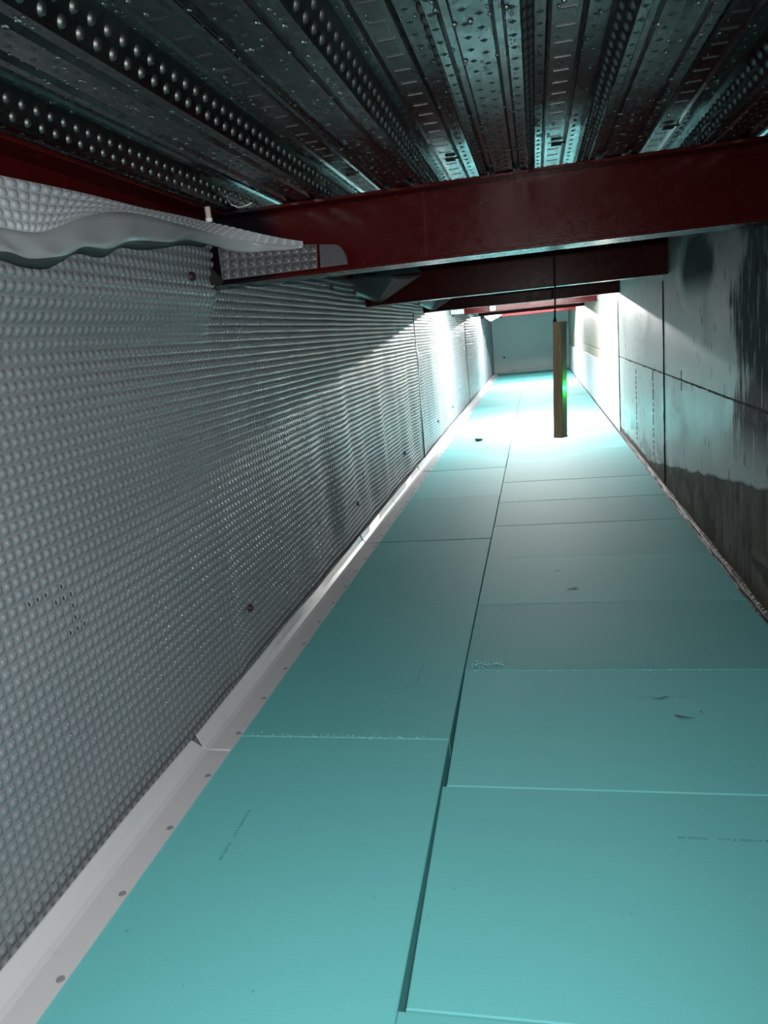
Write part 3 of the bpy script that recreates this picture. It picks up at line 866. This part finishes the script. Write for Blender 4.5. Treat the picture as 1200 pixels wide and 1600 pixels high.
# ragged dark cut where the wall sheet stops at the flange
rag = MB()
rv = [(-.872, 2.035, 1.190), (-.845, 2.048, 1.190), (-.838, 2.050, 1.203), (-.852, 2.046, 1.216), (-.862, 2.040, 1.232), (-.868, 2.035, 1.240), (-.866, 2.036, 1.222), (-.874, 2.033, 1.208)]
rag.add([(x, y - .012, z) for x, y, z in rv], [tuple(range(8))])
q = rag.build('torn_edge', 'black_void'); sm = q.modifiers.new('thick', 'SOLIDIFY'); sm.thickness = .002; child(q, col1)
clabels = {1: 'smooth grey membrane corner hanging over left end of second beam', 2: 'smooth membrane corner on left end of the third beam', 3: 'pale membrane scrap on left end of the bright red lit beam',
           4: 'small pale membrane corner on left end of thin black beam', 5: 'white triangular membrane scrap hanging below the pinkish red far beam'}
for k in range(1, 6):
    yb = BEAMS[k]
    e = empty('membrane_collar', (-.8, yb, ZB)); tag(e, clabels[k], 'membrane', 'membrane collars on the cross beams')
    if k < 3:
        A = [(-.93, yb - .30, 1.25), (-.905, yb - .10, 1.225), (-.88, yb - .02, 1.212), (-.85, yb - .012, 1.206), (-.83, yb - .010, 1.213)]
        B = [(-.93, yb - .30, 1.36), (-.86, yb - .12, 1.355), (-.78, yb - .03, 1.345), (-.70, yb - .014, 1.335), (-.60, yb - .010, 1.33)]
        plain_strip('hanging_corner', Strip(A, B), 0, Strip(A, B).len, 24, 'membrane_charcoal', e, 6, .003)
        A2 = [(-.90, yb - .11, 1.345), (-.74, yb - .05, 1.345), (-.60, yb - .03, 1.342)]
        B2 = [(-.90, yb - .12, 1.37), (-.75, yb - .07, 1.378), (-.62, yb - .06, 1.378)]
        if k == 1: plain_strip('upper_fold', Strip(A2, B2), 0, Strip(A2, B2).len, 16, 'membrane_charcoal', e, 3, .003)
    elif k < 5:
        A = [(-.93, yb - .25, 1.20), (-.88, yb - .03, 1.20), (-.80, yb - .012, 1.20)]
        B = [(-.93, yb - .25, 1.36), (-.88, yb - .04, 1.36), (-.80, yb - .014, 1.36)]
        plain_strip('hanging_corner', Strip(A, B), 0, Strip(A, B).len, 20, 'membrane_flat', e, 4, .003)
    else:
        V = [(-.86, yb - .02, 1.21), (-.76, yb - .03, 1.125), (-.56, yb - .02, 1.215), (-.60, yb - .015, 1.30), (-.88, yb - .015, 1.30)]
        q = mesh_obj('hanging_corner', V, [(0, 1, 2, 3, 4)], 'white_sheet'); sm = q.modifiers.new('thick', 'SOLIDIFY'); sm.thickness = .004; child(q, e)

# ================================================================== LIGHTS
def batten(y, label):
    e = empty('batten_light', (-.05, y, 1.25)); tag(e, label, 'light', 'lit batten lights hidden between the beams')
    child(MB().box(-.62, .50, y - .032, y + .032, 1.318, ZD - .0005, .004).build('housing', 'white_metal'), e)
    poly = [(y + .030 * math.cos(a), 1.318 - .011 * math.sin(a)) for a in [math.pi * k / 10 for k in range(11)]]
    child(MB().prism(poly, 'x', -.60, .48).build('lit_diffuser', 'lit_tube', None, False), e)
    for x in (-.61, .49):
        child(MB().box(x - .01, x + .01, y - .032, y + .032, 1.308, 1.318, .002).build('end_cap', 'white_metal'), e)
batten(7.95, 'lit batten light behind the third beam, seen only by its glare')
batten(13.3, 'lit batten light behind the thin black beam, seen only by its glare')

# the unlit emergency batten hanging on its cable
hx, hy = 0.116, 3.95
zt, zb_ = 1.003, 0.418
hl = empty('hanging_light', (hx, hy, zb_)); tag(hl, 'brown batten light hanging vertically on a black cable, glowing green spot', 'light')
def hp(u, v):   # u along the left (brown) face, v along the right face, origin on the corner nearest the camera
    a = math.radians(152); b = math.radians(52)
    return (hx + .008 + u * math.cos(a) + v * math.cos(b), hy - .02 + u * math.sin(a) + v * math.sin(b))
def hprism(poly, z0, z1): return MB().prism([hp(u, v) for u, v in poly], 'z', z0, z1)
child(hprism([(0, .003), (.003, 0), (.041, 0), (.044, .003), (.044, .012), (0, .012)], zb_ + .006, zt - .004).build('housing', 'brown_housing'), hl)
child(hprism([(.001, .012), (.043, .012), (.043, .016), (.001, .016)], zb_ + .008, zt - .006).build('lip', 'brown_housing'), hl)
# hollow diffuser: an open U of thin plastic
outer = [(.002, .016), (.002, .052), (.005, .060), (.014, .065), (.030, .065), (.039, .060), (.042, .052), (.042, .016)]
dv = []; df = []
zz_ = [zb_ + .010 + (zt - zb_ - .020) * k / 20 for k in range(21)]
for z in zz_: dv += [hp(u, v) + (z,) for u, v in outer]
n = len(outer)
for j in range(20):
    for k in range(n - 1): df.append((j * n + k, j * n + k + 1, (j + 1) * n + k + 1, (j + 1) * n + k))
child(mesh_obj('diffuser', dv, df, 'frosted_diffuser', None, True), hl)
for z0, z1, nm in ((zb_, zb_ + .012, 'end_cap'), (zt - .012, zt, 'end_cap')):
    child(hprism([(-.001, .004), (.004, -.001), (.040, -.001), (.045, .004), (.045, .052), (.040, .062), (.030, .067), (.014, .067), (.004, .062), (-.001, .052)], z0, z1).build(nm, 'brown_housing'), hl)
lx, ly = hp(.012, .034); zl = .672
lm = bmesh.new(); bmesh.ops.create_icosphere(lm, subdivisions=2, radius=.0075)
child(mesh_obj('indicator_lamp', [(v.co.x + lx, v.co.y + ly, v.co.z + zl) for v in lm.verts], [tuple(v.index for v in f.verts) for f in lm.faces], 'green_led', None, True), hl); lm.free()
for z in (.955, .87, .62):
    x, y = hp(.004, -.001); child(MB().box(x - .004, x + .004, y - .004, y + .003, z - .008, z + .008, .002).build('clip', 'brown_housing'), hl)
cx, cy = hp(.038, .012)
child(MB().cyl((cx, cy, zt), (cx, cy, zt + .02), .010, .006, 10).build('cable_gland', 'black_cable'), hl)
cp = [(cx + .010 * (1 - q) * q, cy, zt + .012 + (ZD - .001 - zt - .012) * q) for q in [k / 8 for k in range(9)]]
child(MB().tube(cp, .0042, 8).build('cable', 'black_cable'), hl)

hl.rotation_euler.y = 0.034           # it does not hang quite plumb
hl.location.x -= 0.02 * S
# ================================================================== SMALL THINGS
jb = empty('junction_box', (-.5, BEAMS[3], 1.205)); tag(jb, 'small cream junction box fixed on the bright red far beam', 'junction box')
child(MB().box(-.505, -.435, BEAMS[3] + .02, BEAMS[3] + BW / 2 - .003, ZB + .0085, ZB + .07, .006).build('body', 'cream_plastic'), jb)
child(MB().box(-.500, -.440, BEAMS[3] + .012, BEAMS[3] + .022, ZB + .012, ZB + .066, .004).build('lid', 'cream_plastic'), jb)
child(MB().cyl((-.515, BEAMS[3] + .04, ZB + .04), (-.503, BEAMS[3] + .04, ZB + .04), .012, n=10).build('cable_gland', 'black_cable'), jb)

# small dark cap lying on the floor
vs = []; nn = 10
for r, z in ((.020, .0005), (.034, .006), (.036, .022), (.030, .026), (.012, .027)):
    for k in range(nn):
        a = 2 * math.pi * k / nn; rr = r * (1 + .12 * math.sin(3 * a + z * 200)); vs.append((-.562 + rr * math.cos(a), 6.92 + rr * math.sin(a), z))
fs = [tuple(range(nn - 1, -1, -1)), tuple(4 * nn + k for k in range(nn))]
for j in range(4):
    for k in range(nn): fs.append((j * nn + k, j * nn + (k + 1) % nn, (j + 1) * nn + (k + 1) % nn, (j + 1) * nn + k))
o = mesh_obj('floor_cap', vs, fs, 'dark_rubber', None, True); tag(o, 'small dark lump lying alone on the glaring white lit floor', 'debris')

# short pale pipe stub dropping behind the flap
pb = empty('pipe_stub', (-.845, 2.0, 1.345)); tag(pb, 'short pale pipe stub hanging under the red edge beam corner', 'pipe')
child(MB().cyl((-.812, 1.93, 1.345), (-.812, 1.93, 1.3745), .0075, n=12).build('pipe', 'pale_pipe'), pb)
child(MB().cyl((-.812, 1.93, 1.338), (-.812, 1.93, 1.347), .0085, .0095, 12).build('cap', 'white_sheet'), pb)
# bent strip of metal hanging off the deck
mb = MB()
cl = [(-.745, 1.90, 1.3845), (-.735, 1.90, 1.366), (-.72, 1.905, 1.358), (-.70, 1.91, 1.360), (-.685, 1.915, 1.366)]
V = []; F = []
for x, y, z in cl: V += [(x, y, z), (x, y + .018, z), (x, y + .018, z + .0015), (x, y, z + .0015)]
for k in range(len(cl) - 1):
    for j in range(4): F.append((4 * k + j, 4 * k + (j + 1) % 4, 4 * k + 4 + (j + 1) % 4, 4 * k + 4 + j))
F += [(3, 2, 1, 0), (16, 17, 18, 19)]
o = mesh_obj('metal_clip', V, F, 'zinc_bolt'); tag(o, 'bent strip of bright metal hanging off the deck near beam corner', 'metal clip')

# ragged black edge of bitumen between the boards and the right wall
V = []; F = []; n = 900; y0, y1 = -.8, 9.0
prev = 0
for k in range(n + 1):
    y = y0 + (y1 - y0) * k / n
    r1_ = .0025 * math.sin(y * 11) + .002 * math.sin(y * 29 + 1) + random.uniform(-.0016, .0016)
    r2_ = .003 * math.sin(y * 13 + 2) + random.uniform(-.002, .002)
    fade = 1 if y < 4.6 else max(.25, 1 - (y - 4.6) / 2)
    V += [(.674 + r1_ * fade, y, .0015), (.677 + r1_ * fade, y, .004 + .2 * abs(r2_)), (.680, y, .006 + .4 * r2_), (.686 + r1_ * .5, y, .002 + r1_ * .1), (.692, y, .006 + .4 * r2_ * fade), (XR, y, .014 + 1.2 * r2_ * fade)]
for k in range(n):
    for j in range(5): F.append((6 * k + j, 6 * k + j + 1, 6 * k + 6 + j + 1, 6 * k + 6 + j))
o = mesh_obj('sealing_strip', V, F, 'bitumen', None, False); tag(o, 'ragged black sealing strip between teal boards and concrete wall', 'sealing strip')
